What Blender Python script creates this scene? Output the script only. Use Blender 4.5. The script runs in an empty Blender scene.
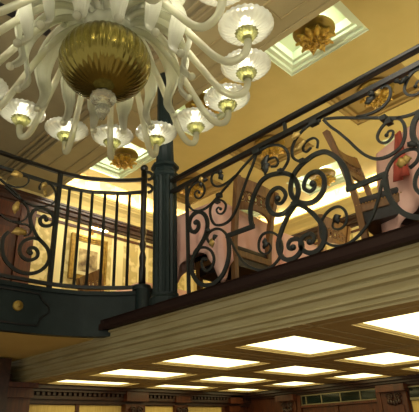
import bpy, bmesh, math, random
from mathutils import Vector, Matrix
random.seed(7)
R = math.radians
PI = math.pi
sc = bpy.context.scene
col = sc.collection

# ------------------------------------------------------------------ camera, world, light, exposure
def make_camera():
    yaw, pitch, roll = R(45.95338), R(24.9444), R(-2.357)
    fwd = Vector((math.cos(pitch)*math.sin(yaw), math.cos(pitch)*math.cos(yaw), math.sin(pitch)))
    right = Vector((math.cos(yaw), -math.sin(yaw), 0))
    up = right.cross(fwd)
    r2 = math.cos(roll)*right + math.sin(roll)*up
    u2 = -math.sin(roll)*right + math.cos(roll)*up
    m = Matrix((r2, u2, -fwd)).transposed().to_4x4()
    cam = bpy.data.cameras.new('camera')
    cam.sensor_fit = 'HORIZONTAL'
    cam.sensor_width = 36
    cam.lens = 494.36/419*36
    cam.clip_start = .05
    o = bpy.data.objects.new('camera', cam)
    o.matrix_world = m
    col.objects.link(o)
    sc.camera = o
make_camera()

w = bpy.data.worlds.new('world')
sc.world = w
w.use_nodes = True
w.node_tree.nodes['Background'].inputs[0].default_value = (1.0, .93, .74, 1)
w.node_tree.nodes['Background'].inputs[1].default_value = .85

sc.view_settings.view_transform = 'Standard'
sc.view_settings.look = 'None'
sc.view_settings.exposure = 0.0
sc.view_settings.gamma = 1
sc.view_settings.use_curve_mapping = False
try:
    sc.cycles.use_denoising = True
    sc.cycles.max_bounces = 8
    sc.cycles.transmission_bounces = 6
    sc.cycles.sample_clamp_indirect = 6
    sc.cycles.caustics_refractive = False
    sc.cycles.caustics_reflective = False
except Exception:
    pass

def area(name, loc, rot, sx, sy, power, color):
    l = bpy.data.lights.new(name, 'AREA')
    l.shape = 'RECTANGLE'; l.size = sx; l.size_y = sy; l.energy = power; l.color = color
    o = bpy.data.objects.new(name, l); o.location = loc; o.rotation_euler = rot
    col.objects.link(o); return o
def point(name, loc, power, color, rad=.05, parent=None):
    l = bpy.data.lights.new(name, 'POINT')
    l.energy = power; l.color = color; l.shadow_soft_size = rad
    o = bpy.data.objects.new(name, l); o.location = loc
    if parent: o.parent = parent
    col.objects.link(o); return o
# soft fill light added behind the viewer, not an actual lamp
area('lobby_fill', (-.6, -1.2, 3.0), (0, 0, 0), 2.0, 2.0, 60, (1, .86, .58))

# unseen fill lights added below the sill line to brighten the gallery ceiling
area('gallery_ceiling_fill', (5.0, 1.6, 1.35), (PI, 0, 0), 1.6, 4.6, 50, (1, .90, .52))
area('gallery_ceiling_fill', (3.6, 5.0, 1.30), (PI, 0, 0), 2.4, .8, 14, (1, .86, .52))
area('gallery_front_fill', (1.2, .7, 3.22), (R(8), R(-38), 0), .8, 1.6, 45, (1, .90, .72))  # added fill from the hall side for the cloths and chairs, no fitting
area('far_wall_fill', (3.7, 5.3, 3.44), (R(38), 0, 0), 1.8, .2, 16, (1, .94, .74))  # added fill that brightens the far wallpaper, no fitting
area('hall_ceiling_fill', (.4, .4, -.6), (PI, 0, 0), 2.4, 2.4, 6, (1, .88, .66))  # added fill from below for the hall ceiling, no fitting

# ------------------------------------------------------------------ materials
def lin(c):
    return tuple((x/12.92 if x <= .04045 else ((x+.055)/1.055)**2.4) for x in (v/255 for v in c))
MATS = {}
def mat(name, rgb, rough=.6, metal=0, noise=0, nscale=12, rgb2=None, bump=0, bscale=40, stretch=None, **kw):
    if name in MATS: return MATS[name]
    m = bpy.data.materials.new(name); m.use_nodes = True
    nt = m.node_tree; b = nt.nodes['Principled BSDF']
    c = lin(rgb); b.inputs['Base Color'].default_value = (*c, 1)
    b.inputs['Roughness'].default_value = rough; b.inputs['Metallic'].default_value = metal
    tc = None
    def coords():
        nonlocal tc
        if tc is None:
            t = nt.nodes.new('ShaderNodeTexCoord'); mp = nt.nodes.new('ShaderNodeMapping')
            if stretch: mp.inputs['Scale'].default_value = stretch
            nt.links.new(t.outputs['Object'], mp.inputs['Vector']); tc = mp
        return tc.outputs['Vector']
    if rgb2 is not None:
        n = nt.nodes.new('ShaderNodeTexNoise'); n.inputs['Scale'].default_value = nscale
        n.inputs['Detail'].default_value = 5
        r = nt.nodes.new('ShaderNodeValToRGB')
        r.color_ramp.elements[0].position = .35; r.color_ramp.elements[1].position = .68
        r.color_ramp.elements[0].color = (*c, 1); r.color_ramp.elements[1].color = (*lin(rgb2), 1)
        nt.links.new(coords(), n.inputs['Vector'])
        nt.links.new(n.outputs['Fac'], r.inputs['Fac']); nt.links.new(r.outputs['Color'], b.inputs['Base Color'])
    if bump:
        n2 = nt.nodes.new('ShaderNodeTexNoise'); n2.inputs['Scale'].default_value = bscale
        bp = nt.nodes.new('ShaderNodeBump'); bp.inputs['Strength'].default_value = bump; bp.inputs['Distance'].default_value = .01
        nt.links.new(coords(), n2.inputs['Vector'])
        nt.links.new(n2.outputs['Fac'], bp.inputs['Height']); nt.links.new(bp.outputs['Normal'], b.inputs['Normal'])
    for k, v in kw.items():
        b.inputs[k.replace('_', ' ')].default_value = v
    MATS[name] = m; return m
def emit(name, rgb, strength):
    m = bpy.data.materials.new(name); m.use_nodes = True
    nt = m.node_tree; b = nt.nodes['Principled BSDF']
    b.inputs['Base Color'].default_value = (*lin(rgb), 1)
    b.inputs['Emission Color'].default_value = (*lin(rgb), 1)
    b.inputs['Emission Strength'].default_value = strength
    MATS[name] = m; return m

iron = mat('black_iron', (20, 24, 22), .42, .2, rgb2=(30, 34, 31), nscale=30)
green_iron = mat('dark_green_iron', (18, 30, 29), .5, .0, rgb2=(24, 37, 36), nscale=8, Specular_IOR_Level=.25)
rail_black = mat('handrail_black', (12, 12, 10), .35, .1)
gold = mat('gilded_metal', (206, 168, 72), .36, .5, rgb2=(146, 112, 38), nscale=25)
gold_leaf = mat('gilt_leaf', (186, 160, 92), .45, .5, rgb2=(150, 122, 60), nscale=40)
brass = mat('brass', (190, 150, 70), .3, .9)
plaster = mat('ceiling_plaster', (196, 174, 106), .8, bump=.05, bscale=60, rgb2=(188, 166, 98), nscale=3)
beam_paint = mat('beam_plaster', (160, 146, 104), .8, rgb2=(150, 136, 96), nscale=3)
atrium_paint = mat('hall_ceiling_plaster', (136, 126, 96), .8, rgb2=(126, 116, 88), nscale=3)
coffer_green = mat('coffer_paint', (216, 224, 194), .6)
coffer_dark = mat('coffer_ochre', (160, 132, 74), .7)  # even ochre tone, darker than the ceiling plaster around it
cream = mat('cream_moulding', (160, 150, 112), .55, rgb2=(144, 132, 90), nscale=5, stretch=(6, .6, 6), bump=.04, bscale=20)
low_ceil = mat('lower_ceiling_paint', (156, 134, 86), .55, rgb2=(144, 122, 76), nscale=4)
crown_paint = mat('crown_paint', (212, 190, 124), .6)
wood = mat('mahogany', (92, 46, 22), .4, rgb2=(60, 28, 14), nscale=6, stretch=(8, 8, .8))
dark_wood = mat('dark_walnut', (62, 34, 20), .38, rgb2=(42, 22, 14), nscale=5, stretch=(6, .6, 6))
sill_wood = mat('sill_walnut', (40, 24, 18), .6, rgb2=(33, 19, 15), nscale=4, stretch=(8, .5, 8), Specular_IOR_Level=.15)
chair_wood = mat('chair_walnut', (126, 88, 46), .4, rgb2=(98, 66, 32), nscale=8, stretch=(6, 6, .8))
chair_dark = mat('chair_dark_walnut', (74, 46, 26), .4, rgb2=(54, 32, 18), nscale=8, stretch=(6, 6, .8))
leather = mat('black_leather', (24, 18, 17), .4, bump=.1, bscale=80)
nail = mat('brass_nail', (190, 150, 90), .35, .9)
pink = mat('pink_linen', (244, 200, 182), .85, rgb2=(234, 182, 164), nscale=5, bump=.08, bscale=14)
red_linen = mat('red_linen', (172, 74, 54), .85)
carpet = mat('gallery_carpet', (96, 60, 44), .95)
lower_floor = mat('stone_floor', (150, 120, 80), .35, rgb2=(120, 92, 60), nscale=2)
dark_glass = mat('dark_transom_glass', (26, 36, 28), .08)
muntin = mat('transom_lead', (140, 132, 100), .4, .5)
panel_glow = emit('lit_diffuser', (255, 240, 172), 2.9)
cove_glow = emit('cove_lamp', (255, 240, 208), 90.0)
bulb_glow = emit('lit_bulb', (255, 246, 226), 75.0)
warm_glow = emit('warm_bulb', (255, 220, 140), 6.0)
black = mat('slot_black', (10, 10, 10), .6)

def glass_mat(name, rgb, trans, rough, coat=0):
    m = mat(name, rgb, rough)
    b = m.node_tree.nodes['Principled BSDF']
    b.inputs['Transmission Weight'].default_value = trans
    b.inputs['IOR'].default_value = 1.45
    return m
def milky(name, rgb, trans, rough, f):
    m = glass_mat(name, rgb, trans, rough)
    nt = m.node_tree; b = nt.nodes['Principled BSDF']; out = nt.nodes['Material Output']
    tr = nt.nodes.new('ShaderNodeBsdfTranslucent'); tr.inputs['Color'].default_value = (*lin(rgb), 1)
    mx = nt.nodes.new('ShaderNodeMixShader'); mx.inputs[0].default_value = f
    nt.links.new(b.outputs[0], mx.inputs[1]); nt.links.new(tr.outputs[0], mx.inputs[2]); nt.links.new(mx.outputs[0], out.inputs[0])
    return m
glass = milky('pale_murano_glass', (252, 253, 226), .58, .10, .22)
glass_leaf = milky('pale_ribbon_glass', (252, 254, 232), .5, .14, .34)
glass_dish = milky('frosted_dish_glass', (250, 252, 240), .75, .12, .30)
glass_clear = glass_mat('clear_finial_glass', (236, 236, 206), .8, .06)
amber = milky('amber_cup_glass', (206, 204, 150), .75, .12, .2)
bowl_glass = mat('amber_mirror_glass', (126, 114, 54), .17, .8)

def wallpaper(name):
    m = bpy.data.materials.new(name); m.use_nodes = True
    nt = m.node_tree; b = nt.nodes['Principled BSDF']; b.inputs['Roughness'].default_value = .6
    t = nt.nodes.new('ShaderNodeTexCoord')
    v = nt.nodes.new('ShaderNodeTexVoronoi'); v.inputs['Scale'].default_value = 9; v.feature = 'SMOOTH_F1'
    n = nt.nodes.new('ShaderNodeTexNoise'); n.inputs['Scale'].default_value = 14; n.inputs['Detail'].default_value = 4
    wv = nt.nodes.new('ShaderNodeTexWave'); wv.inputs['Scale'].default_value = 1.25; wv.bands_direction = 'DIAGONAL'
    mp = nt.nodes.new('ShaderNodeMapping'); mp.inputs['Scale'].default_value = (1, 1, 0)
    nt.links.new(t.outputs['Object'], v.inputs['Vector']); nt.links.new(t.outputs['Object'], n.inputs['Vector'])
    nt.links.new(t.outputs['Object'], mp.inputs['Vector']); nt.links.new(mp.outputs['Vector'], wv.inputs['Vector'])
    a = nt.nodes.new('ShaderNodeMath'); a.operation = 'ADD'
    nt.links.new(v.outputs['Distance'], a.inputs[0]); nt.links.new(n.outputs['Fac'], a.inputs[1])
    r = nt.nodes.new('ShaderNodeValToRGB')
    r.color_ramp.elements[0].position = .78; r.color_ramp.elements[1].position = .95
    r.color_ramp.elements[0].color = (*lin((232, 214, 150)), 1); r.color_ramp.elements[1].color = (*lin((200, 178, 112)), 1)
    nt.links.new(a.outputs[0], r.inputs['Fac'])
    mx = nt.nodes.new('ShaderNodeMix'); mx.data_type = 'RGBA'
    r2 = nt.nodes.new('ShaderNodeValToRGB'); r2.color_ramp.interpolation = 'CONSTANT'
    r2.color_ramp.elements[0].color = (1, 1, 1, 1); r2.color_ramp.elements[1].position = .6; r2.color_ramp.elements[1].color = (0, 0, 0, 1)
    nt.links.new(wv.outputs['Fac'], r2.inputs['Fac']); nt.links.new(r2.outputs['Color'], mx.inputs[0])
    mx.inputs[6].default_value = (*lin((240, 224, 164)), 1)
    nt.links.new(r.outputs['Color'], mx.inputs[7]); nt.links.new(mx.outputs[2], b.inputs['Base Color'])
    MATS[name] = m; return m
paper = wallpaper('damask_wallpaper')
low_panel = mat('golden_fabric_panel', (226, 198, 122), .7, rgb2=(208, 178, 98), nscale=9, stretch=(14, 14, .7))

def painting_mat():
    m = bpy.data.materials.new('oil_painting'); m.use_nodes = True
    nt = m.node_tree; b = nt.nodes['Principled BSDF']; b.inputs['Roughness'].default_value = .5
    t = nt.nodes.new('ShaderNodeTexCoord'); n = nt.nodes.new('ShaderNodeTexNoise')
    n.inputs['Scale'].default_value = 9; n.inputs['Detail'].default_value = 6
    r = nt.nodes.new('ShaderNodeValToRGB'); e = r.color_ramp.elements
    e[0].position = .35; e[0].color = (*lin((96, 76, 50)), 1); e[1].position = .7; e[1].color = (*lin((214, 196, 146)), 1)
    x = r.color_ramp.elements.new(.52); x.color = (*lin((160, 140, 96)), 1)
    nt.links.new(t.outputs['Object'], n.inputs['Vector']); nt.links.new(n.outputs['Fac'], r.inputs['Fac'])
    nt.links.new(r.outputs['Color'], b.inputs['Base Color']); return m
painting = painting_mat()

# ------------------------------------------------------------------ mesh helpers
class MB:
    def __init__(s): s.v = []; s.f = []; s.sm = []
    def add(s, vs, fs, smooth=False):
        o = len(s.v); s.v += [tuple(p) for p in vs]
        s.f += [tuple(i+o for i in f) for f in fs]; s.sm += [smooth]*len(fs); return s
    def box(s, a, b):
        (x0, y0, z0), (x1, y1, z1) = a, b
        x0, x1 = min(x0, x1), max(x0, x1); y0, y1 = min(y0, y1), max(y0, y1); z0, z1 = min(z0, z1), max(z0, z1)
        return s.add([(x0,y0,z0),(x1,y0,z0),(x1,y1,z0),(x0,y1,z0),(x0,y0,z1),(x1,y0,z1),(x1,y1,z1),(x0,y1,z1)],
              [(0,3,2,1),(4,5,6,7),(0,1,5,4),(1,2,6,5),(2,3,7,6),(3,0,4,7)])
    def lathe(s, prof, c=(0,0,0), n=24, smooth=True, ribs=0, amp=0, axis='Z', zamp=0):
        vs = []; m = len(prof)
        for i in range(n):
            a = 2*PI*i/n
            k = 1 + (amp*math.cos(ribs*a) if ribs else 0)
            for r, z in prof:
                x, y = r*k*math.cos(a), r*k*math.sin(a)
                z += zamp*math.cos(ribs*a)*min(1, r/.08) if zamp else 0
                p = (x, y, z) if axis == 'Z' else ((z, x, y) if axis == 'X' else (x, z, y))
                vs.append((c[0]+p[0], c[1]+p[1], c[2]+p[2]))
        fs = []
        for i in range(n):
            j = (i+1) % n
            for q in range(m-1): fs.append((i*m+q, j*m+q, j*m+q+1, i*m+q+1))
        return s.add(vs, fs, smooth)
    def sweep(s, path, prof, normal=None, closed_prof=True, smooth=True, caps=True, scale=None):
        """prof: list of (side, up) offsets; normal: fixed up vector or None for transported frame"""
        P = [Vector(p) for p in path]; n = len(P); m = len(prof); vs = []
        up = None
        for i, p in enumerate(P):
            t = (P[min(i+1, n-1)] - P[max(i-1, 0)]).normalized()
            if normal is not None: u = Vector(normal)
            else:
                if up is None:
                    up = Vector((0, 0, 1)) if abs(t.z) < .9 else Vector((1, 0, 0))
                u = up
            sd = t.cross(u)
            if sd.length < 1e-6: sd = Vector((1, 0, 0))
            sd.normalize(); u2 = sd.cross(t).normalized(); up = u2
            k = scale(i/(n-1)) if scale else 1
            for a, b in prof: vs.append(p + sd*a*k + u2*b*k)
        fs = []
        for i in range(n-1):
            for q in range(m if closed_prof else m-1):
                r = (q+1) % m
                fs.append((i*m+q, i*m+r, (i+1)*m+r, (i+1)*m+q))
        if caps and closed_prof:
            fs.append(tuple(reversed(range(m)))); fs.append(tuple((n-1)*m+q for q in range(m)))
        return s.add(vs, fs, smooth)
    def tube(s, path, r, n=8, scale=None, normal=None):
        return s.sweep(path, [(r*math.cos(2*PI*k/n), r*math.sin(2*PI*k/n)) for k in range(n)], normal, scale=scale)
    def bar(s, path, w, h, normal, scale=None):
        return s.sweep(path, [(-w/2,-h/2),(w/2,-h/2),(w/2,h/2),(-w/2,h/2)], normal, smooth=False, scale=scale)
    def ball(s, c, r, n=10, sq=(1,1,1)):
        prof = [(r*math.sin(PI*k/n), -r*math.cos(PI*k/n)) for k in range(n+1)]
        o = len(s.v); s.lathe(prof, (0,0,0), n*2)
        for i in range(o, len(s.v)):
            x, y, z = s.v[i]; s.v[i] = (c[0]+x*sq[0], c[1]+y*sq[1], c[2]+z*sq[2])
        return s
    def build(s, name, m, parent=None, loc=None, bevel=0, subsurf=0):
        me = bpy.data.meshes.new(name)
        O = Vector(loc) if loc is not None else Vector((0,0,0))
        me.from_pydata([tuple(Vector(p)-O) for p in s.v], [], s.f)
        me.polygons.foreach_set('use_smooth', s.sm)
        me.materials.append(m); me.update()
        bm = bmesh.new(); bm.from_mesh(me); bmesh.ops.remove_doubles(bm, verts=bm.verts, dist=1e-5)
        bmesh.ops.recalc_face_normals(bm, faces=bm.faces); bm.to_mesh(me); bm.free()
        o = bpy.data.objects.new(name, me); o.location = O
        if parent is not None: o.parent = parent
        col.objects.link(o)
        if bevel:
            b = o.modifiers.new('bevel', 'BEVEL'); b.width = bevel; b.segments = 2; b.limit_method = 'ANGLE'
        return o

def crom(pts, sub=5):
    P = [Vector(p) for p in pts]; out = []
    for i in range(len(P)-1):
        p0 = P[max(i-1,0)]; p1 = P[i]; p2 = P[i+1]; p3 = P[min(i+2, len(P)-1)]
        for k in range(sub):
            t = k/sub
            out.append(.5*((2*p1)+(p2-p0)*t+(2*p0-5*p1+4*p2-p3)*t*t+(3*p1-p0-3*p2+p3)*t**3))
    out.append(P[-1]); return out

def thing(name, label, cat, loc=(0,0,0), rz=0, group=None):
    o = bpy.data.objects.new(name, None); o.empty_display_size = .1
    o.location = loc; o.rotation_euler = (0,0,rz); col.objects.link(o)
    tag(o, label, cat, group); return o
def tag(o, label, cat, group=None):
    o['label'] = label; o['category'] = cat
    if group: o['group'] = group
    return o
def struct(o, label=None):
    o['kind'] = 'structure'
    if label: o['label'] = label
    return o
def copy_tree(o, parent=None):
    c = o.copy(); col.objects.link(c)
    if parent is not None: c.parent = parent
    for ch in list(o.children): copy_tree(ch, c)
    return c

# ------------------------------------------------------------------ key levels (metres above the eye)
FL = .93            # gallery floor
ZL = .582           # lower coffered ceiling
ZU = 3.50           # upper gallery ceiling
ZB = 3.20           # dropped beam round the hall
FARW, SIDEW = 6.10, 6.90    # upper walls
LFAR, LSIDE = 5.50, 6.35    # lower walls

def grid_with_holes(mb, xs, ys, z, holes):
    xs = sorted(set(xs + [h[0] for h in holes] + [h[1] for h in holes]))
    ys = sorted(set(ys + [h[2] for h in holes] + [h[3] for h in holes]))
    for i in range(len(xs)-1):
        for j in range(len(ys)-1):
            cx, cy = (xs[i]+xs[i+1])/2, (ys[j]+ys[j+1])/2
            if any(h[0] < cx < h[1] and h[2] < cy < h[3] for h in holes): continue
            mb.add([(xs[i],ys[j],z),(xs[i+1],ys[j],z),(xs[i+1],ys[j+1],z),(xs[i],ys[j+1],z)], [(0,1,2,3)])
def recess(mb, h, z, steps, top=True):
    """stepped moulding inside a rectangular hole; steps = [(inset, dz), ...] cumulative"""
    prev = (0, 0)
    for ins, dz in steps:
        a = [(h[0]+prev[0], h[2]+prev[0]), (h[1]-prev[0], h[2]+prev[0]), (h[1]-prev[0], h[3]-prev[0]), (h[0]+prev[0], h[3]-prev[0])]
        b = [(h[0]+ins, h[2]+ins), (h[1]-ins, h[2]+ins), (h[1]-ins, h[3]-ins), (h[0]+ins, h[3]-ins)]
        for i in range(4):
            j = (i+1) % 4
            mb.add([(*a[i], z+prev[1]), (*a[j], z+prev[1]), (*b[j], z+dz), (*b[i], z+dz)], [(0,1,2,3)])
        prev = (ins, dz)
    if top:
        i, d = prev
        mb.add([(h[0]+i,h[2]+i,z+d),(h[1]-i,h[2]+i,z+d),(h[1]-i,h[3]-i,z+d),(h[0]+i,h[3]-i,z+d)], [(0,1,2,3)])

# ------------------------------------------------------------------ SETTING: lower storey
struct(MB().box((-2.5,-2.5,-2.12),(6.6,5.8,-2.0)).build('floor', lower_floor))
struct(MB().box((-1.5,LFAR,-2.0),(LSIDE+.1,LFAR+.1,FL-.15)).build('wall_lower_far', wood))
struct(MB().box((LSIDE,-1.5,-2.0),(LSIDE+.1,LFAR,FL-.15)).build('wall_lower_side', wood))

# lower coffered ceiling
XR = [(2.775,3.735),(4.11,5.06),(5.42,6.12)]
YR = [(1.95+.965*k, 2.49+.965*k) for k in range(-3, 4)]
YR = [(a, min(b, 5.25)) for a, b in YR if a > -1.3]
low_holes = [(x0,x1,y0,y1) for x0,x1 in XR for y0,y1 in YR]
mb = MB(); grid_with_holes(mb, [2.5, LSIDE], [-1.5, LFAR], ZL, low_holes)
mb.box((2.56,-1.5,FL-.06),(LSIDE+.1,LFAR+.6,FL-.02))
for x in (2.60, 3.90, 3.95, 5.22, 5.27): mb.box((x,-1.5,ZL-.006),(x+.012,LFAR,ZL))
for y0,y1 in YR: mb.box((2.5,y1+.15,ZL-.006),(LSIDE,y1+.162,ZL)).box((2.5,y1+.26,ZL-.006),(LSIDE,y1+.272,ZL))
struct(mb.build('ceiling_lower', low_ceil))
mb = MB()
for h in low_holes: recess(mb, h, ZL, [(0,.004),(.014,.010),(.016,.013),(.026,.022)], top=False)
struct(mb.build('trim_lower_coffers', mat('lower_coffer_moulding', (226, 206, 150), .5)))
xrow = ['ceiling row beside the cream fascia', 'middle ceiling row', 'ceiling row beside the dark doors']
nY = len(YR)
ords = ['nearest the dentil wall', 'second from the dentil wall', 'third from the dentil wall', 'fourth from the dentil wall',
        'fifth from the dentil wall', 'sixth from the dentil wall', 'seventh from the dentil wall']
for i, (x0,x1) in enumerate(XR):
    for j, (y0,y1) in enumerate(YR):
        if y0 < -.2 - .0*i: continue
        if i < 2 and y0 < .9-.97*i: continue
        o = MB().box((x0+.02,y0+.02,ZL+.021),(x1-.02,y1-.02,ZL+.04)).build('recessed_light_panel', panel_glow, loc=((x0+x1)/2,(y0+y1)/2,ZL+.08))
        tag(o, 'glowing panel in the %s, %s' % (xrow[i], ords[nY-1-j]), 'ceiling light', 'lit coffers of the lower ceiling')

# far lower wall: entablature, stiles, golden panels
mb = MB()
def entab(mb, a, b, axis, w0, sgn):
    """horizontal dark cornice along axis on a wall at w0, projecting to sgn side"""
    for z0,z1,d in ((.545,ZL,.18),(.515,.545,.13),(.475,.515,.055),(.44,.475,.085),(.395,.44,.05)):
        p0, p1 = w0, w0+sgn*d
        if axis == 'X': mb.box((a,p0,z0),(b,p1,z1))
        else: mb.box((p0,a,z0),(p1,b,z1))
    k = a+.02
    while k < b-.03:
        if axis == 'X': mb.box((k,w0+sgn*.055,.480),(k+.034,w0+sgn*.10,.515))
        else: mb.box((w0+sgn*.055,k,.480),(w0+sgn*.10,k+.034,.515))
        k += .066
entab(mb, 2.66, LSIDE, 'X', LFAR, -1)
struct(mb.build('trim_far_cornice', dark_wood))
mb = MB(); [mb.box((LSIDE-dd_,-1.0,z0),(LSIDE,LFAR,z1)) for z0,z1,dd_ in ((.545,ZL,.18),(.515,.545,.12),(.49,.515,.06))]
struct(mb.build('trim_side_cornice', dark_wood))
mb = MB()
for x0,x1 in ((2.70,3.285),(3.33,3.94),(4.25,4.79),(5.03,5.75)):
    mb.box((x0,LFAR-.012,-1.4),(x1,LFAR,.385))
struct(mb.build('wall_panel_golden', low_panel))
mb = MB()
for x0,x1,d in ((3.94,4.25,.10),(4.79,5.03,.06),(5.85,6.1,.08)):
    mb.box((x0,LFAR-d,-2.0),(x1,LFAR,.40))
    mb.box((x0-.02,LFAR-d-.03,.545),(x1+.02,LFAR,ZL))
    mb.box((x0-.015,LFAR-d-.05,.43),(x1+.015,LFAR,.545))
for x0,x1 in ((2.655,2.70),(3.285,3.33),(5.75,5.8)): mb.box((x0,LFAR-.035,-2.0),(x1,LFAR,.40))
struct(mb.build('trim_far_pilasters', wood))
def carved(x, y, z, ax):
    m = MB()
    for s in (-1, 1):
        pts = []
        for k in range(18):
            a = k*.55; r = .045*(1-k/20)
            u, v = s*(.05+r*math.cos(a)), r*math.sin(a)
            pts.append((x+u, y, z+v) if ax == 'X' else (x, y+u, z+v))
        m.tube(pts, .012, 6)
    for k in range(5):
        u = (k-2)*.035
        m.ball((x+u, y, z-.075+.01*abs(k-2)) if ax == 'X' else (x, y+u, z-.075+.01*abs(k-2)), .02, 6, (1,1,1.8))
    return m
struct(carved(4.10, LFAR-.12, .33, 'X').build('trim_carved_capital', dark_wood))
struct(carved(4.91, LFAR-.08, .33, 'X').build('trim_carved_capital', dark_wood))
struct(MB().box((1.6,5.15,-2.0),(2.31,LFAR,.80)).build('wall_pier_dark', dark_wood))
mb = MB().box((2.30,5.20,.535),(2.66,LFAR,.58)).box((2.31,5.30,.44),(2.66,LFAR,.535)).box((2.31,5.36,-2.0),(2.66,LFAR,.44))
struct(mb.build('trim_pier_cap', wood))

# side wall: doors with glazed transom, pilasters
d = thing('door_1', 'double wooden door', 'door'); struct(d); del d['label']; del d['category']
def sbox(mb, y0, y1, z0, z1, dd, off=0): return mb.box((LSIDE-dd, y0, z0), (LSIDE-off, y1, z1))
mb = MB()
sbox(mb, 3.24, 4.46, .315, .345, .06); sbox(mb, 3.2, 3.26, -2.0, .48, .07); sbox(mb, 4.44, 4.5, -2.0, .48, .07)
mb.build('door_frame', wood, d)
for y0,y1 in ((3.27,3.84),(3.86,4.43)):
    mb = MB(); sbox(mb, y0, y1, -2.0, .31, .03)
    lf = mb.build('door_leaf', wood, d)
    mb = MB(); sbox(mb, y0+.08, y1-.08, -.7, .24, .045, .03); sbox(mb, y0+.11, y1-.11, -.67, .21, .055, .045)
    mb.build('raised_panel', wood, lf)
mb = MB(); sbox(mb, 3.27, 4.44, .35, .475, .02)
tp = mb.build('transom_glass', dark_glass, d)
mb = MB()
for y in (3.27, 3.50, 3.80, 4.10, 4.36, 4.44): sbox(mb, y-.007, y+.007, .35, .475, .035, .02)
sbox(mb, 3.27, 4.44, .345, .358, .04, .02); sbox(mb, 3.27, 4.44, .465, .48, .04, .02)
mb.build('transom_bars', muntin, tp)
mb = MB()
for y0,y1 in ((2.86,3.19),(4.52,4.80)):
    sbox(mb, y0, y1, -2.0, .44, .07); sbox(mb, y0-.02, y1+.02, .42, .50, .15); sbox(mb, y0+.05, y1-.05, -1.2, .26, .085)
struct(mb.build('trim_side_pilasters', wood))
struct(carved(LSIDE-.09, 3.02, .36, 'Y').build('trim_carved_capital', dark_wood))
struct(carved(LSIDE-.09, 4.66, .36, 'Y').build('trim_carved_capital', dark_wood))
mb = MB(); sbox(mb, 2.0, 2.83, .33, .45, .03); struct(mb.build('window_1', dark_glass))
mb = MB(); sbox(mb, 2.0, 2.83, .305, .335, .05); sbox(mb, 2.0, 2.83, .45, .465, .05); struct(mb.build('trim_window_bars', muntin))
mb = MB(); sbox(mb, 2.0, 2.83, -2.0, .30, .02); struct(mb.build('wall_panel_golden', low_panel))

# ------------------------------------------------------------------ SETTING: gallery edge
struct(MB().box((2.45,-1.5,FL-.1),(SIDEW,FARW,FL)).build('floor_gallery', carpet))
# fascia: moulded profile swept along the edge (x,z)
prof = [(2.43,.87),(2.43,.835),(2.445,.83),(2.445,.79),(2.455,.785),(2.455,.745),(2.475,.735),(2.475,.73),(2.462,.722),(2.462,.70),
        (2.485,.69),(2.485,.66),(2.478,.652),(2.478,.64),(2.495,.632),(2.495,.612),(2.487,.605),(2.50,.595),(2.50,ZL),(2.508,ZL+.004),(2.508,.87)]
mb = MB(); n = len(prof)
mb.add([(x,-1.5,z) for x,z in prof]+[(x,LFAR,z) for x,z in prof], [(i,(i+1)%n,n+(i+1)%n,n+i) for i in range(n)])
struct(mb.build('trim_fascia_right', cream))
# dark sill with a rounded far end
mb = MB()
sp = [(2.375,.85),(2.365,.87),(2.365,.90),(2.385,.905),(2.385,.925),(2.375,.935),(2.62,.935),(2.62,.85)]
n = len(sp)
mb.add([(x,-1.5,z) for x,z in sp]+[(x,3.66,z) for x,z in sp], [(i,(i+1)%n,n+(i+1)%n,n+i) for i in range(n)]+[tuple(range(n)),tuple(range(2*n-1,n-1,-1))])
for z0,z1,r in ((.85,.90,.128),(.905,.935,.118)):
    mb.lathe([(0,z0),(r,z0),(r,z1),(0,z1)], (2.49,3.66,0), 24, smooth=False)
struct(mb.build('trim_sill_right', sill_wood))
# left gallery: curved apron panel
PATH = [Vector((x,y,0)) for x,y in ((-1.2,3.86),(0.2,3.85),(1.39,3.845),(1.70,3.84),(1.955,3.83),(2.195,3.77),(2.31,3.71),(2.41,3.64),(2.52,3.555),(2.63,3.43))]
PC = crom(PATH, 6)
def along(off, z, pts=PC, i0=0, i1=None):
    out = []; n = len(pts)
    for i in range(n):
        t = (pts[min(i+1,n-1)]-pts[max(i-1,0)]).normalized()
        nrm = Vector((t.y,-t.x,0))         # towards the hall
        out.append(pts[i] + nrm*off + Vector((0,0,z)))
    return out[i0:i1]
def ribbon_solid(off0, off1, z0, z1, pts=PC):
    m = MB(); A = along(off0,0,pts); B = along(off1,0,pts); n = len(A); vs = []
    for a,b in zip(A,B): vs += [(a.x,a.y,z0),(b.x,b.y,z0),(b.x,b.y,z1),(a.x,a.y,z1)]
    fs = []
    for i in range(n-1):
        for k in range(4): fs.append((4*i+k,4*i+(k+1)%4,4*i+4+(k+1)%4,4*i+4+k))
    fs += [(0,1,2,3),tuple(4*(n-1)+k for k in (3,2,1,0))]
    return m.add(vs, fs)
apron = struct(ribbon_solid(-.06, .012, .80, 1.185).build('trim_apron_left', green_iron))
m2 = ribbon_solid(.012, .03, 1.15, 1.185)
m2.build('apron_top_bead', green_iron, apron)
# raised panel outline with notched corners, and the gilt medallion
yy = 3.838-.016
cx = 1.708
half = [(0,1.124),(.165,1.122),(.205,1.066),(.262,1.025),(.266,.975),(.20,.925),(.178,.862),(0,.858)]
loop = [(cx+x,yy,z) for x,z in half]+[(cx-x,yy,z) for x,z in reversed(half)]
mb = MB().bar(loop+[loop[0]], .014, .018, (0,-1,0)); mb.build('panel_moulding', rail_black, apron)
mb = MB().lathe([(0,-.028),(.012,-.027),(.014,-.018),(.024,-.02),(.03,-.012),(.036,-.014),(.042,-.004),(.042,.006)], (cx,yy,1.0), 20, axis='Y')
mb.build('medallion', mat('aged_gilt_ring',(150,126,58),.4,.5), apron)
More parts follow.
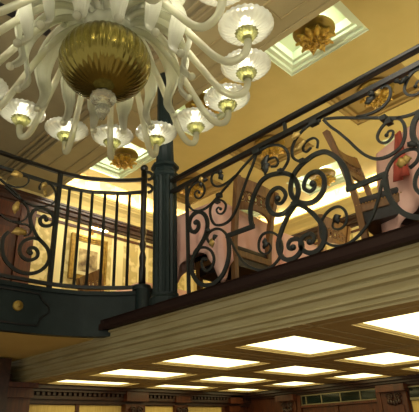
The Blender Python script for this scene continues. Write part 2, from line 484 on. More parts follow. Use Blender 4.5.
# soffit and cream face beneath the left gallery
struct(MB().box((-1.2,3.86,.812),(2.52,LFAR+.1,.84)).build('ceiling_left_soffit', plaster))
struct(MB().add([(x,y,FL) for x,y in ((-1.2,3.86),(2.0,3.86),(2.5,3.62),(2.7,3.45),(2.7,FARW),(-1.2,FARW))], [(0,1,2,3,4,5)]).build('floor_gallery_left', carpet))

# ------------------------------------------------------------------ SETTING: upper walls, coving, ceiling
struct(MB().box((-1.5,FARW,FL),(SIDEW+.1,FARW+.1,4.05)).build('wall_far', paper))
struct(MB().box((SIDEW,-1.5,FL),(SIDEW+.1,FARW,4.05)).build('wall_side', paper))
CE_Y, CE_X = 5.66, 6.50          # where the flat ceiling stops and the lit coving begins
crown = [(0,3.14),(.03,3.145),(.035,3.16),(.045,3.165),(.06,3.22),(.10,3.275),(.15,3.31),(.16,3.315),(.16,3.325),(.195,3.35),(.195,3.36),(.215,3.365),(.215,3.40),(.02,3.40),(0,3.40)]
def crown_run(p):
    mb = MB(); n = len(p)
    mb.add([(-1.5,FARW-d,z) for d,z in p]+[(SIDEW-d,FARW-d,z) for d,z in p]+[(SIDEW-d,-1.5,z) for d,z in p],
           [(i,(i+1)%n,n+(i+1)%n,n+i) for i in range(n)]+[(n+i,n+(i+1)%n,2*n+(i+1)%n,2*n+i) for i in range(n)])
    return mb
struct(crown_run(crown).build('trim_crown', crown_paint))
wc = [(0,2.95),(.02,2.955),(.025,2.99),(.05,3.0),(.055,3.05),(.085,3.07),(.085,3.10),(.10,3.105),(.10,3.135),(0,3.14)]
struct(crown_run(wc).build('trim_wood_crown', dark_wood))
struct(crown_run([(0,2.86),(.015,2.86),(.015,2.90),(0,2.90)]).build('trim_picture_rail', wood))
# coving recess above the crown
mb = MB()
mb.add([(2.96,CE_Y,ZU),(CE_X,CE_Y,ZU),(CE_X,-1.5,ZU),(2.96,CE_Y,3.95),(CE_X,CE_Y,3.95),(CE_X,-1.5,3.95),
        (SIDEW,FARW,3.95),(2.96,FARW,3.95),(SIDEW,-1.5,3.95)],
       [(0,1,4,3),(1,2,5,4),(3,4,6,7),(4,5,8,6)])
mb.box((2.90,CE_Y,ZB),(2.96,FARW,3.95))
struct(mb.build('ceiling_cove', mat('cove_white', (240, 232, 206), .8)))
struct(MB().box((3.0,FARW-.14,3.402),(SIDEW-.14,FARW-.08,3.42)).build('trim_cove_lamp_far', cove_glow))
struct(MB().box((SIDEW-.14,-1.4,3.402),(SIDEW-.08,FARW-.16,3.42)).build('trim_cove_lamp_side', cove_glow))
# flat ceiling with square coffers
CX = [(2.83,3.74,True),(4.40,5.14,False),(5.72,6.38,True)]
CY = [1.83-3.14+1.575*k for k in range(5)]
holes = []; info = []
for i,(x0,x1,lit) in enumerate(CX):
    for j,y in enumerate(CY):
        h = (x0 if i else 3.0, x1, y-.465, y+.455)
        hh = (2.97, x1, h[2], h[3]) if i == 0 else h
        holes.append(hh); info.append((i,j,(x0+x1)/2,y,lit))
mb = MB(); grid_with_holes(mb, [2.96,CE_X], [-1.5,CE_Y], ZU, holes)
struct(mb.build('ceiling', plaster))
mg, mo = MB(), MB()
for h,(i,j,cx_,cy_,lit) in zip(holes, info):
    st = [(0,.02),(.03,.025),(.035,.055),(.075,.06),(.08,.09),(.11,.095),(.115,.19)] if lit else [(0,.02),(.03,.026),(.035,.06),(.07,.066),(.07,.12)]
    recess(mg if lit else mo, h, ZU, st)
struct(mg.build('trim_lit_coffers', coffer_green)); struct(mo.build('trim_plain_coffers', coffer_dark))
# dropped beam round the hall and the hall ceiling
mb = MB()
mb.box((2.32,-1.5,ZB),(2.94,FARW,ZU+.3)); mb.box((2.87,-1.5,ZB-.012),(2.93,FARW,ZB+.05)); mb.box((2.94,-1.5,ZB+.2),(2.965,FARW,ZU))
struct(mb.build('trim_beam', beam_paint))
mb = MB()
for y0,y1 in ((.2,1.72),(2.05,3.6),(3.9,5.3)):
    fr = [(2.52,y0),(2.74,y0),(2.74,y1),(2.52,y1)]
    for i in range(4):
        a,b = fr[i],fr[(i+1)%4]
        mb.bar([(a[0],a[1],ZB-.006),(b[0],b[1],ZB-.006)], .022, .02, (0,0,1))
struct(mb.build('trim_beam_frames', mat('beam_frame_paint', (150,134,92), .6)))
struct(MB().box((-2.5,-1.5,ZB+.08),(2.32,FARW,ZB+.2)).build('ceiling_hall', atrium_paint))
mb = MB()
for x,wd,dz in ((2.30,.05,.05),(2.24,.03,.03),(2.17,.03,.02)): mb.box((x-wd,-1.5,ZB+.08-dz),(x,FARW,ZB+.08))
struct(mb.build('trim_hall_moulding', mat('hall_moulding_paint', (140,126,92), .6)))
v = MB().box((-2.4,3.22,ZB+.066),(1.42,3.30,ZB+.08)).build('ceiling_vent', black)
tag(v, 'black slot vent in the grey hall ceiling behind the chandelier arms', 'vent')

# ------------------------------------------------------------------ upper far wall: door, picture, lamp
dd = bpy.data.objects.new('door_2', None); dd.location = (0,0,0); col.objects.link(dd); struct(dd)
mb = MB()
for x in (1.0,1.86,2.58): mb.box((x,FARW-.06,FL),(x+.22,FARW,2.95))
mb.box((1.0,FARW-.05,2.75),(2.78,FARW,2.95))
mb.build('door_frame', wood, dd)
for x0,x1 in ((1.23,1.85),(2.09,2.57)):
    lf = MB().box((x0,FARW-.03,FL),(x1,FARW,2.75)).build('door_leaf', mat('red_mahogany', (74,34,20), .35, rgb2=(54,22,14), nscale=5, stretch=(8,8,.7)), dd)
    MB().box((x0+.1,FARW-.045,FL+1.0),(x1-.1,FARW-.03,2.6)).box((x0+.1,FARW-.045,FL+.15),(x1-.1,FARW-.03,FL+.85)).build('raised_panel', wood, lf)

PX0, PX1, PZ0, PZ1 = 3.38, 3.99, 2.08, 2.76
pf = thing('framed_painting', 'gilt framed painting hung on the damask far wall behind the curved railing', 'picture', (3.65,FARW,2.4))
def inpic(m): 
    return m
mb = MB()
for ins,dp,wd in ((0,.05,.03),(.03,.035,.03),(.06,.025,.025)):
    a0,a1,b0,b1 = PX0+ins,PX1-ins,PZ0+ins,PZ1-ins
    mb.box((a0,FARW-dp,b0),(a1,FARW,b0+wd)); mb.box((a0,FARW-dp,b1-wd),(a1,FARW,b1))
    mb.box((a0,FARW-dp,b0+wd),(a0+wd,FARW,b1-wd)); mb.box((a1-wd,FARW-dp,b0+wd),(a1,FARW,b1-wd))
def child(m, name, ma, par):
    o = m.build(name, ma); o.parent = par; o.matrix_parent_inverse = Matrix.Translation(-Vector(par.location)); return o
child(mb, 'frame', mat('antique_gilt', (170,140,64), .4, .4, rgb2=(130,100,40), nscale=20), pf)
child(MB().box((PX0+.085,FARW-.012,PZ0+.085),(PX1-.085,FARW,PZ1-.085)), 'mat_board', mat('cream_mat', (226,214,164), .8), pf)
child(MB().box((PX0+.15,FARW-.016,PZ0+.14),(PX1-.15,FARW-.012,PZ1-.2)), 'canvas', painting, pf)
pl = thing('picture_lamp', 'lit brass picture lamp on the wall above the gilt framed painting', 'lamp', (3.72,FARW,2.9))
child(MB().tube(crom([(3.72,FARW,2.85),(3.72,FARW-.08,2.9),(3.72,FARW-.16,2.9),(3.72,FARW-.19,2.86)],6), .008, 8), 'arm', brass, pl)
child(MB().lathe([(0,0),(.035,0),(.035,-.012),(.0,-.014)], (3.72,FARW,2.85), 16, axis='Y'), 'backplate', brass, pl)
prof = [(.028*math.cos(a),.028*math.sin(a)) for a in [PI*k/8 for k in range(9)]]
child(MB().sweep([(3.55,FARW-.19,2.845),(3.89,FARW-.19,2.845)], prof+[(.024*math.cos(a),.024*math.sin(a)) for a in [PI*(8-k)/8 for k in range(9)]], (0,0,1)), 'shade', brass, pl)
child(MB().tube([(3.57,FARW-.19,2.848),(3.87,FARW-.19,2.848)], .012, 8), 'bulb', emit('picture_lamp_bulb',(255,236,180),70), pl)

# ------------------------------------------------------------------ rosette ceiling lamps
def rosette(x, y, label, lit, zc):
    t = thing('rosette_lamp', label, 'ceiling lamp', (x,y,zc), random.random()*.3, 'gilded rosettes in the gallery coffers')
    MB().lathe([(.0,0),(.10,0),(.10,-.03),(.0,-.03)], n=20, smooth=False).build('ceiling_rose', gold, t)
    MB().lathe([(.10,-.01),(.20,-.01),(.21,-.025),(.20,-.04),(.182,-.035),(.172,-.045),(.158,-.04),(.148,-.05),(.10,-.045)], n=40).build('ring', mat('aged_gilt_ring',(150,126,58),.4,.5), t)
    for k in range(10):
        a = 2*PI*k/10; m = MB()
        ca, sa = math.cos(a), math.sin(a)
        rows = [(.04,.020,-.142),(.08,.030,-.148),(.11,.04,-.148),(.135,.046,-.146),(.155,.026,-.144),(.195,.004,-.142)]
        vs = []; 
        for r,wd,z in rows:
            for q,dz in ((-1,.012),(0,-.012),(1,.012)):
                vs.append((r*ca - q*wd*sa, r*sa + q*wd*ca, z+dz+.012*math.sin(5*r*30+k)))
        for r,wd,z in rows:
            for q,dz in ((-1,.012),(0,-.012),(1,.012)):
                vs.append((r*ca - q*wd*sa*.9, r*sa + q*wd*ca*.9, z+dz+.014))
        fs = []; nr = len(rows)
        for i in range(nr-1):
            for q in range(2):
                fs.append((i*3+q,i*3+q+1,i*3+q+4,i*3+q+3)); b = nr*3
                fs.append((b+i*3+q,b+i*3+q+3,b+i*3+q+4,b+i*3+q+1))
            fs.append((i*3,i*3+3,b+i*3+3,b+i*3)); fs.append((i*3+2,b+i*3+2,b+i*3+5,i*3+5))
        m.add(vs, fs, True); m.build('leaf', gold, t)
    m = MB()
    for k in range(8):
        a = 2*PI*(k+.5)/8
        pts = [((.03+.07*s)*math.cos(a+.5*s),(.03+.07*s)*math.sin(a+.5*s),-.155-.05*math.sin(PI*s)) for s in [q/8 for q in range(9)]]
        m.tube(pts, .011, 6, scale=lambda s: 1-.6*s)
    m.lathe([(0,-.04),(.05,-.045),(.05,-.11),(.06,-.145),(.045,-.16),(.0,-.165)], n=20)
    m.build('boss', gold, t)
    MB().ball((0,0,-.185), .028, 6).build('bulb', mat('amber_drop',(170,130,50),.2), t)
    if lit: point('halo_light', (0,0,.06), 10.0, (.90,1,.82), .06, t)
    return t
names = {(0,2):'gilded rosette in the lit green coffer nearest the right edge of the chandelier',
         (0,3):'gilded rosette in the lit coffer half hidden by the chandelier dishes',
         (0,4):'gilded rosette in the lit coffer above the curved railing and newel post',
         (1,2):'gilded rosette in the plain ochre coffer crossed by the handrail at upper right',
         (1,3):'gilded rosette in the ochre coffer crossed by the handrail above the fretted chair back',
         (1,4):'gilded rosette in the ochre coffer just right of the green column',
         (2,3):'gilded rosette in a lit coffer seen through the scroll right of the heart'}
for i,j,cx_,cy_,lit in info:
    if (i,j) not in names: continue
    zc = ZU+.10 if lit else ZU+.115
    x = 3.43 if i == 0 else cx_
    rosette(x, cy_-(.05 if i == 0 else 0), names[(i,j)], lit, zc)

# ------------------------------------------------------------------ column
colm = thing('iron_column', 'dark green fluted iron column where the two railings meet', 'column', (2.5,2.95,FL))
m = MB().lathe([(0,0),(.125,0),(.125,.06),(.11,.08),(.11,.10),(0,.10)], n=24, smooth=False); m.build('base', green_iron, colm)
MB().lathe([(0,.10),(.095,.10),(.098,1.14),(0,1.14)], n=64, smooth=False, ribs=16, amp=.05).build('fluted_shaft', green_iron, colm)
MB().lathe([(.095,1.12),(.12,1.15),(.12,1.18),(.10,1.20),(.10,1.22),(.125,1.235),(.125,1.26),(.085,1.28),(.0,1.28)], n=8, smooth=False).build('collar', green_iron, colm)
MB().lathe([(0,1.27),(.080,1.27),(.072,1.62),(.070,ZB-FL),(0,ZB-FL)], n=48, ribs=12, amp=.03).build('upper_shaft', green_iron, colm)

# ------------------------------------------------------------------ right balcony railing (plane x = 2.5)
SC = {}
SC['S1'] = [(1.922,1.866), (2.029,1.820), (2.139,1.761), (2.243,1.707), (2.316,1.668), (2.397,1.629), (2.479,1.612), (2.561,1.625), (2.627,1.670),
(2.665,1.760), (2.646,1.831), (2.603,1.869), (2.543,1.878), (2.494,1.846), (2.464,1.792), (2.475,1.746), (2.523,1.722), (2.568,1.751), (2.577,1.791),
(2.545,1.800), (2.526,1.776)]
SC['S2'] = [(2.144,1.765), (2.203,1.748), (2.280,1.741), (2.341,1.759), (2.379,1.805), (2.382,1.857), (2.351,1.879), (2.303,1.860), (2.272,1.827)]
SC['S3'] = [(1.919,1.861), (1.961,1.786), (2.003,1.729), (2.037,1.676), (2.069,1.623), (2.109,1.551), (2.155,1.484), (2.211,1.435), (2.266,1.420),
(2.317,1.424), (2.368,1.445), (2.402,1.496), (2.415,1.561), (2.402,1.612), (2.370,1.636), (2.330,1.637), (2.279,1.612), (2.248,1.569), (2.259,1.526),
(2.295,1.509), (2.332,1.528), (2.345,1.560), (2.322,1.572), (2.303,1.553)]
SC['S4'] = [(2.579,1.531), (2.563,1.535), (2.545,1.506), (2.553,1.471), (2.591,1.454), (2.631,1.479), (2.651,1.527), (2.635,1.585), (2.585,1.613),
(2.528,1.605), (2.475,1.563), (2.449,1.501), (2.452,1.444), (2.480,1.382), (2.525,1.335), (2.577,1.289), (2.613,1.254), (2.632,1.207), (2.634,1.150),
(2.604,1.086), (2.552,1.031), (2.477,0.998), (2.402,0.996), (2.329,1.029), (2.280,1.083), (2.249,1.151), (2.239,1.217), (2.240,1.282), (2.243,1.317)]
SC['corner'] = [(2.243,1.317), (2.012,1.314)]
SC['B1'] = [(2.012,1.314), (2.019,1.375), (2.012,1.458), (1.979,1.532), (1.935,1.591), (1.890,1.629), (1.828,1.641), (1.764,1.631), (1.693,1.605),
(1.639,1.565), (1.607,1.504), (1.601,1.439), (1.626,1.384), (1.679,1.340), (1.741,1.320), (1.801,1.334), (1.842,1.374), (1.860,1.437), (1.843,1.489),
(1.801,1.520), (1.747,1.516), (1.711,1.475), (1.707,1.434), (1.742,1.401), (1.777,1.409), (1.787,1.438), (1.773,1.445)]
SC['heart'] = [(1.631,1.352), (1.677,1.318), (1.724,1.270), (1.774,1.196), (1.806,1.125), (1.802,1.063), (1.768,1.011), (1.713,0.994), (1.662,1.009),
(1.629,1.046), (1.629,1.089), (1.657,1.115), (1.703,1.121), (1.727,1.100), (1.725,1.071), (1.702,1.059), (1.693,1.069)]
SC['circ'] = [(2.224,1.288), (2.210,1.254), (2.171,1.171), (2.109,1.079), (2.036,1.019), (1.952,0.982), (1.877,0.988), (1.815,1.022), (1.783,1.072),
(1.780,1.132), (1.807,1.188), (1.863,1.226), (1.926,1.228), (1.963,1.187), (1.966,1.128), (1.933,1.092), (1.892,1.089), (1.867,1.115), (1.881,1.148),
(1.910,1.155)]
SC['arc'] = [(1.898,1.867), (1.855,1.874), (1.802,1.875), (1.738,1.853), (1.681,1.812), (1.649,1.755), (1.650,1.696), (1.679,1.657), (1.721,1.628)]
SC['loop'] = [(1.841,1.678), (1.854,1.729), (1.828,1.763), (1.787,1.767), (1.751,1.753), (1.736,1.713), (1.757,1.689), (1.793,1.700)]
SC['S5'] = [(2.241,1.291), (2.269,1.346), (2.319,1.392), (2.378,1.410), (2.435,1.399), (2.458,1.364), (2.434,1.321), (2.388,1.298)]
SC['spiral'] = [(2.611,1.262), (2.594,1.293), (2.554,1.309), (2.477,1.292), (2.416,1.244), (2.394,1.179), (2.418,1.124), (2.463,1.106), (2.504,1.130),
(2.524,1.180), (2.505,1.210), (2.477,1.197)]
XP = 2.5; MIR = 3.26
rail = thing('balcony_railing', 'black wrought iron balcony railing with heart and spiral scrolls beside the column', 'railing', (XP,1.63,FL+.005))
O = Vector((XP,1.63,FL+.005))
def part(m, name, ma, par=rail, off=O):
    o = m.build(name, ma); o.parent = par; o.matrix_parent_inverse = Matrix.Translation(-off); return o
hp = [(-.03,-.012),(-.02,-.022),(.02,-.022),(.03,-.012),(.03,.008),(.018,.022),(-.018,.022),(-.03,.008)]
part(MB().sweep([(XP,2.86,2.012),(XP,-1.3,2.012)], [(a*.85,b*.85) for a,b in hp], (0,0,1), smooth=False), 'handrail', rail_black)
part(MB().bar([(XP,2.86,1.905),(XP,-1.3,1.905)], .036, .034, (0,0,1)), 'mid_rail', rail_black)
part(MB().bar([(XP,2.80,.952),(XP,-1.3,.952)], .04, .022, (0,0,1)), 'bottom_rail', iron)
for y in (1.645,-.455):
    part(MB().bar([(XP,y,1.92),(XP,y,1.995)], .022, .022, (1,0,0)), 'rail_spacer', iron)
for y in (2.672, .588):
    part(MB().bar([(XP,y,.955),(XP,y,1.90)], .022, .022, (1,0,0)), 'baluster', iron)
WID = {'S1':.017,'S2':.016,'S3':.018,'S4':.031,'corner':.031,'B1':.032,'heart':.029,'circ':.016,'arc':.018,'loop':.014,'S5':.018,'spiral':.020}
NAME = {'S1':'long_scroll','S2':'leaf_scroll','S3':'drop_scroll','S4':'great_scroll','corner':'square_link','B1':'spiral_ring','heart':'heart_half',
        'circ':'ground_scroll','arc':'top_arc','loop':'leaf_curl','S5':'small_curl','spiral':'inner_spiral'}
def yz(p, mir, dx=0): return (XP+dx, (MIR-p[0]) if mir else p[0], p[1])
for kx,key in enumerate(SC):
    for mir in (False, True):
        P = [yz(p, mir) for p in SC[key]]
        if key == 'corner':
            a,b = Vector(P[0]),Vector(P[1]); e = (b-a).normalized()*.018
            path = [a-e, b+e]; m = MB().bar(path, .032, .018, (1,0,0))
        else:
            path = crom(P, 6)
            thin = {'S1','S3','B1','heart','circ','S2'}
            wd = WID[key]
            m = MB().bar(path, wd, .016 if wd > .025 else .012, (1,0,0), scale=(lambda t: 1-.35*max(0,(t-.6)/.4)) if key in thin else None)
            if key == 'S4': m.ball(P[0], .02, 6)
            elif key in ('B1','heart','S1','S3','circ','spiral','loop'): m.ball(P[-1], wd*.72, 6)
        part(m, NAME[key], iron)
for y,z,l in ((1.911,1.874,.05),(1.414+.0,1.874,.05),(2.31,1.668,.03),(.95,1.668,.03),(1.63,1.355,.05),(1.722,1.632,.028),(1.538,1.632,.028),(2.335,1.63,.03),(.925,1.63,.03)):
    part(MB().box((XP-.02,y-l*.6,z-.016),(XP+.02,y+l*.6,z+.016)), 'collar', iron)
def leaf_mesh(y, z, a, L, W, dx=-.012):
    """a curled metal acanthus leaf in the railing plane"""
    m = MB(); rows = 7; vs = []
    for i in range(rows):
        t = i/(rows-1); c = a+.9*t
        yy_ = y+L*t*math.cos(a+.45*t); zz = z+L*t*math.sin(a+.45*t)
        wd = W*math.sin(PI*(.12+.86*t))*(1+.25*math.cos(9*t*PI))
        for q in (-1,0,1):
            vs.append((XP+dx-.014*math.sin(PI*t)-(.008 if q == 0 else 0), yy_-q*wd*math.sin(c), zz+q*wd*math.cos(c)))
    n = len(vs)
    vs += [(x+.006,b,c) for x,b,c in vs]
    fs = []
    for i in range(rows-1):
        for q in range(2):
            k = i*3+q
            fs.append((k,k+1,k+4,k+3)); fs.append((n+k,n+k+3,n+k+4,n+k+1))
        fs.append((i*3,i*3+3,n+i*3+3,n+i*3)); fs.append((i*3+2,n+i*3+2,n+i*3+5,i*3+5))
    fs += [(0,n,n+1,1),(1,n+1,n+2,2)]
    return m.add(vs, fs, True)
black_leaves = [(2.285,1.84,-2.4,.07,.026),(2.30,1.85,2.9,.055,.02),(1.815,1.80,-1.4,.11,.03),(1.84,1.75,-1.9,.10,.028),(1.80,1.72,-.3,.05,.02),
                (2.50,1.86,-2.2,.06,.016),(2.46,1.84,2.7,.05,.016),(1.885,1.135,.9,.06,.02),(1.92,1.12,2.2,.06,.02),(2.46,1.41,2.9,.06,.02),
                (2.38,1.32,2.2,.05,.02)]
for y,z,a,L,W in black_leaves:
    part(leaf_mesh(y,z,a,L,W), 'iron_leaf', iron)
    if not (1.79 < y < 1.86): part(leaf_mesh(MIR-y,z,PI-a,L,W), 'iron_leaf', iron)
o = None
for y,z,a,L,W in ((1.52,1.835,-.4,.07,.028),(1.49,1.77,-1.0,.11,.02),(2.40,1.33,-2.2,.07,.026),(2.50,1.86,2.6,.05,.018),(.86,1.345,-.5,.075,.03),(.90,1.33,2.5,.06,.022),(.93,1.86,-1.3,.05,.02)):
    o = part(leaf_mesh(y,z,a,L,W,-.02), 'gilt_leaf', gold_leaf); o['label'] = 'pale gilt leaf'

# ------------------------------------------------------------------ left curved railing
LC = {}
LC['scroll_a'] = [(1.871,1.798), (1.859,1.819), (1.837,1.820), (1.813,1.786), (1.823,1.746), (1.864,1.733), (1.919,1.758), (1.942,1.814),
(1.914,1.870), (1.846,1.893), (1.779,1.877), (1.731,1.824), (1.723,1.761), (1.755,1.687), (1.812,1.611), (1.870,1.570), (1.916,1.525), (1.937,1.455),
(1.918,1.385), (1.858,1.317), (1.771,1.280), (1.671,1.284), (1.591,1.324), (1.541,1.381), (1.517,1.464), (1.518,1.540), (1.553,1.600)]
LC['scroll_b'] = [(1.823,1.600), (1.759,1.592), (1.687,1.543), (1.665,1.472), (1.691,1.414), (1.757,1.393), (1.817,1.429), (1.828,1.477),
(1.797,1.510), (1.751,1.499), (1.743,1.465), (1.763,1.459)]
LC['arc_a'] = [(1.467,1.986), (1.502,1.969), (1.586,1.926), (1.694,1.898), (1.791,1.899), (1.885,1.941), (1.930,1.992), (1.939,2.042), (1.923,2.098),
(1.888,2.143), (1.836,2.162), (1.794,2.142), (1.770,2.098), (1.779,2.061)]
LC['arc_b'] = [(1.416,2.045), (1.498,2.001), (1.583,1.952), (1.649,1.892), (1.692,1.847), (1.697,1.780), (1.652,1.719), (1.577,1.699), (1.513,1.708),
(1.461,1.733)]
LC['loop_a'] = [(1.587,2.160), (1.650,2.155), (1.664,2.102), (1.624,2.044), (1.561,2.016), (1.483,2.018)]
LC['loop_b'] = [(1.568,1.695), (1.630,1.696), (1.707,1.700), (1.744,1.670), (1.729,1.619), (1.689,1.596)]
lrail = thing('curved_railing', 'black iron railing curving round the left balcony to a ball topped post', 'railing', (1.955,3.83,1.185))
LO = Vector((1.955,3.83,1.185))
def lpart(m, name, ma=iron): return part(m, name, ma, lrail, LO)
lpart(MB().sweep(along(0,2.305), [(a*.75,b*.75) for a,b in hp], (0,0,1), smooth=False), 'top_rail', rail_black)
lpart(MB().bar(along(0,2.165), .03, .028, (0,0,1)), 'mid_rail')
lpart(MB().bar(along(0,1.225), .034, .028, (0,0,1)), 'bottom_rail')
for x in (1.962, .88):
    lpart(MB().bar([(x,3.832,1.186),(x,3.832,2.29)], .036, .036, (1,0,0)), 'post')
for x,y in ((2.06,3.815),(2.165,3.782),(2.262,3.738),(2.362,3.676),(2.457,3.606),(2.545,3.53)):
    lpart(MB().bar([(x,y,1.23),(x,y,2.16)], .020, .020, (1,0,0)), 'baluster')
PW = {'scroll_a':.030,'scroll_b':.028,'arc_a':.014,'arc_b':.015,'loop_a':.012,'loop_b':.013}
for key in LC:
    for mir in (False, True):
        P = [((2.842-x) if mir else x, 3.832, z) for x,z in LC[key]]
        m = MB().bar(crom(P,6), PW[key], .016, (0,-1,0))
        if key == 'scroll_a': m.ball(P[0], .022, 6)
        if key == 'scroll_b': m.ball(P[-1], .022, 6)
        lpart(m, {'scroll_a':'great_scroll','scroll_b':'inner_spiral','arc_a':'top_arc','arc_b':'side_arc','loop_a':'leaf_curl','loop_b':'leaf_curl'}[key])
def leaf_xz(x, z, a, L, W):
    m = leaf_mesh(0, 0, a, L, W, 0)
    m.v = [(x+p[1], 3.832+(p[0]-XP)-.015, z+p[2]) for p in m.v]; return m
for x,z,a,L,W in ((1.60,2.13,2.9,.11,.034),(1.60,1.88,-2.2,.12,.03),(1.70,1.615,2.9,.13,.036),(1.83,2.14,-2.6,.07,.026),(1.82,2.07,-1.8,.07,.022)):
    o = lpart(leaf_xz(x,z,a,L,W), 'gilt_leaf', gold_leaf); o['label'] = 'pale gilt leaf'
NX, NY = 2.64, 3.43
lpart(MB().lathe([(0,1.19),(.085,1.19),(.085,1.225),(.075,1.235),(.0,1.235)], (NX,NY,0), 24, smooth=False).lathe([(0,.94),(.09,.94),(.09,1.19),(0,1.19)], (NX+.02,NY-.03,0), 24, smooth=False), 'post_base', green_iron)
m = MB().lathe([(0,1.235),(.032,1.235),(.032,1.40),(.026,1.42),(.034,1.50),(.020,1.56),(.034,1.62),(.020,1.68),(.03,1.74),(.026,1.80),(.030,2.10),(.030,2.40),(.0,2.40)], (NX,NY,0), 16)
lpart(m, 'newel_post', rail_black)
lpart(MB().ball((NX,NY,2.43), .04, 8), 'ball_finial', rail_black)
m = MB()
for z0 in (2.305, 2.165):
    pts = [(NX+.02+.05*(1-k/16)*math.sin(k*.42), NY-.03-.03*(1-k/16)*math.sin(k*.42), z0+.045-.05*(1-k/22)*math.cos(k*.42)) for k in range(12)]
    m.bar(pts, .02, .026, None)
lpart(m, 'end_curl', rail_black)

# ------------------------------------------------------------------ chandelier
CXY = (1.072, 1.735)
ch = thing('chandelier', 'large pale blown glass chandelier with curving arms and lit dishes hanging from the ceiling', 'chandelier', (CXY[0],CXY[1],1.40))
Z0 = 1.40
def cpart(m, name, ma, par=ch): 
    return m.build(name, ma, par)
# all local coordinates: z measured from Z0
bp = []
for k in range(25):
    a = -PI/2 + PI*k/24*.94
    bp.append((max(.028, .230*math.cos(a)**.85 if math.cos(a) > 0 else .03), .345+.172*math.sin(a)))
cpart(MB().lathe(bp, n=216, ribs=36, amp=.012), 'bowl', bowl_glass)
cpart(MB().lathe([(0,.0),(.012,.004),(.024,.035),(.034,.055),(.034,.07),(.024,.082),(.045,.095),(.062,.118),(.06,.14),(.035,.158),(.0,.16)], n=80, ribs=12, amp=.05), 'finial', glass_clear)
cpart(MB().lathe([(.0,.53),(.10,.53),(.13,.56),(.12,.60),(.07,.64),(.055,.70),(.075,.76),(.10,.82),(.075,.90),(.045,.98),(.05,1.06),(.075,1.12),(.05,1.18),(.0,1.2)], n=48, ribs=12, amp=.05), 'glass_stem', glass)
cpart(MB().lathe([(0,1.2),(.012,1.2),(.012,ZB+.0-Z0),(0,ZB+.0-Z0)], n=12), 'rod', brass)
cpart(MB().lathe([(0,ZB+.08-Z0),(.09,ZB+.08-Z0),(.085,ZB+.04-Z0),(.03,ZB-.02-Z0),(0,ZB-.02-Z0)], n=24), 'canopy', brass)
def radial(pts, a, tw=0):
    return [(r*math.cos(a+tw*t), r*math.sin(a+tw*t), z) for t,(r,z) in zip([i/(len(pts)-1) for i in range(len(pts))], pts)]
ARM = crom([(.06,.58,0),(.14,.64,0),(.25,.63,0),(.37,.53,0),(.48,.375,0),(.57,.245,0),(.64,.190,0),(.705,.205,0),(.735,.262,0),(.735,.315,0)],6)
ARM = [(p.x,p.y) for p in ARM]
UARM = crom([(.05,.86,0),(.14,.93,0),(.24,.90,0),(.32,.82,0),(.38,.80,0),(.405,.84,0),(.40,.88,0)],6)
UARM = [(p.x,p.y) for p in UARM]
def dish(R_, z, ribs=24):
    return [(.016,z),(.03,z+.004),(.045,z+.012),(R_*.55,z+.022),(R_*.8,z+.034),(R_,z+.058),(R_*.985,z+.062),(R_*.78,z+.040),(R_*.52,z+.028),(.04,z+.02),(.016,z+.014)]
NA = 16
A0 = R(-60)
def arm_set(prefix, path, a, Rd, rt, par):
    m = MB().tube(radial(path, a), rt, 12, normal=None)
    arm = cpart(m, prefix+'arm', glass, par)
    rr, zz = path[-1]
    c = (rr*math.cos(a), rr*math.sin(a), 0)
    m = MB().lathe([(0,zz-.025),(.026,zz-.022),(.034,zz-.008),(.045,zz+.008),(.056,zz+.024),(.03,zz+.03),(.0,zz+.03)], c, 64, ribs=16, amp=.06)
    s = cpart(m, 'cup', amber, arm)
    m = MB().lathe(dish(Rd, zz+.012), c, 140, ribs=28, amp=.006, zamp=.0028)
    s = cpart(m, 'dish', glass_dish, arm)
    m = MB().lathe([(0,zz+.034),(.018,zz+.036),(.028,zz+.055),(.032,zz+.075),(.026,zz+.10),(.010,zz+.125),(.0,zz+.13)], c, 12)
    s = cpart(m, 'bulb', bulb_glow, arm)
for k in range(NA):
    arm_set('', ARM, A0+2*PI*k/NA, .135, .0185, ch)
for k in range(8):
    arm_set('upper_', UARM, A0+2*PI*(k+.5)/8, .095, .016, ch)
# flat ribbon leaves curling down between the arms, each with a glass bead at the tip
def ribbon(path, a, wd, twist):
    pts = [Vector(p) for p in radial(path, a)]; n = len(pts)
    tang = Vector((-math.sin(a), math.cos(a), 0)); rad = Vector((math.cos(a), math.sin(a), 0))
    vs = []; nn = 13
    for i,p in enumerate(pts):
        t = i/(n-1); th = twist*t
        k = wd*(.7+.3*math.sin(PI*min(1,t*1.25)))*(1-.6*max(0,t-.7)/.3)
        dirv = tang*math.cos(th)+rad*math.sin(th)
        tg = (pts[min(i+1,n-1)]-pts[max(i-1,0)]).normalized(); nrm = dirv.cross(tg).normalized()
        for q in range(nn):
            s = q/(nn-1)*2-1
            vs.append(p+dirv*s*k+nrm*(.005*math.cos(5*PI*s)+.014*s*s))
        for q in range(nn-1,-1,-1):
            s = q/(nn-1)*2-1
            vs.append(p+dirv*s*k*.97+nrm*(.005*math.cos(5*PI*s)+.014*s*s+.006))
    m = MB(); M2 = 2*nn; fs = []
    for i in range(n-1):
        for q in range(M2): fs.append((i*M2+q,i*M2+(q+1)%M2,(i+1)*M2+(q+1)%M2,(i+1)*M2+q))
    fs += [tuple(reversed(range(M2))),tuple((n-1)*M2+q for q in range(M2))]
    return m.add(vs, fs, True), pts[-1]
RIB = crom([(.07,.60,0),(.18,.71,0),(.31,.71,0),(.41,.61,0),(.445,.48,0),(.42,.36,0),(.405,.28,0),(.44,.235,0)],5)
RIB = [(p.x,p.y) for p in RIB]
RIB2 = crom([(.05,.96,0),(.12,1.04,0),(.20,1.03,0),(.26,.94,0),(.265,.84,0),(.25,.76,0),(.27,.70,0)],5)
RIB2 = [(p.x,p.y) for p in RIB2]
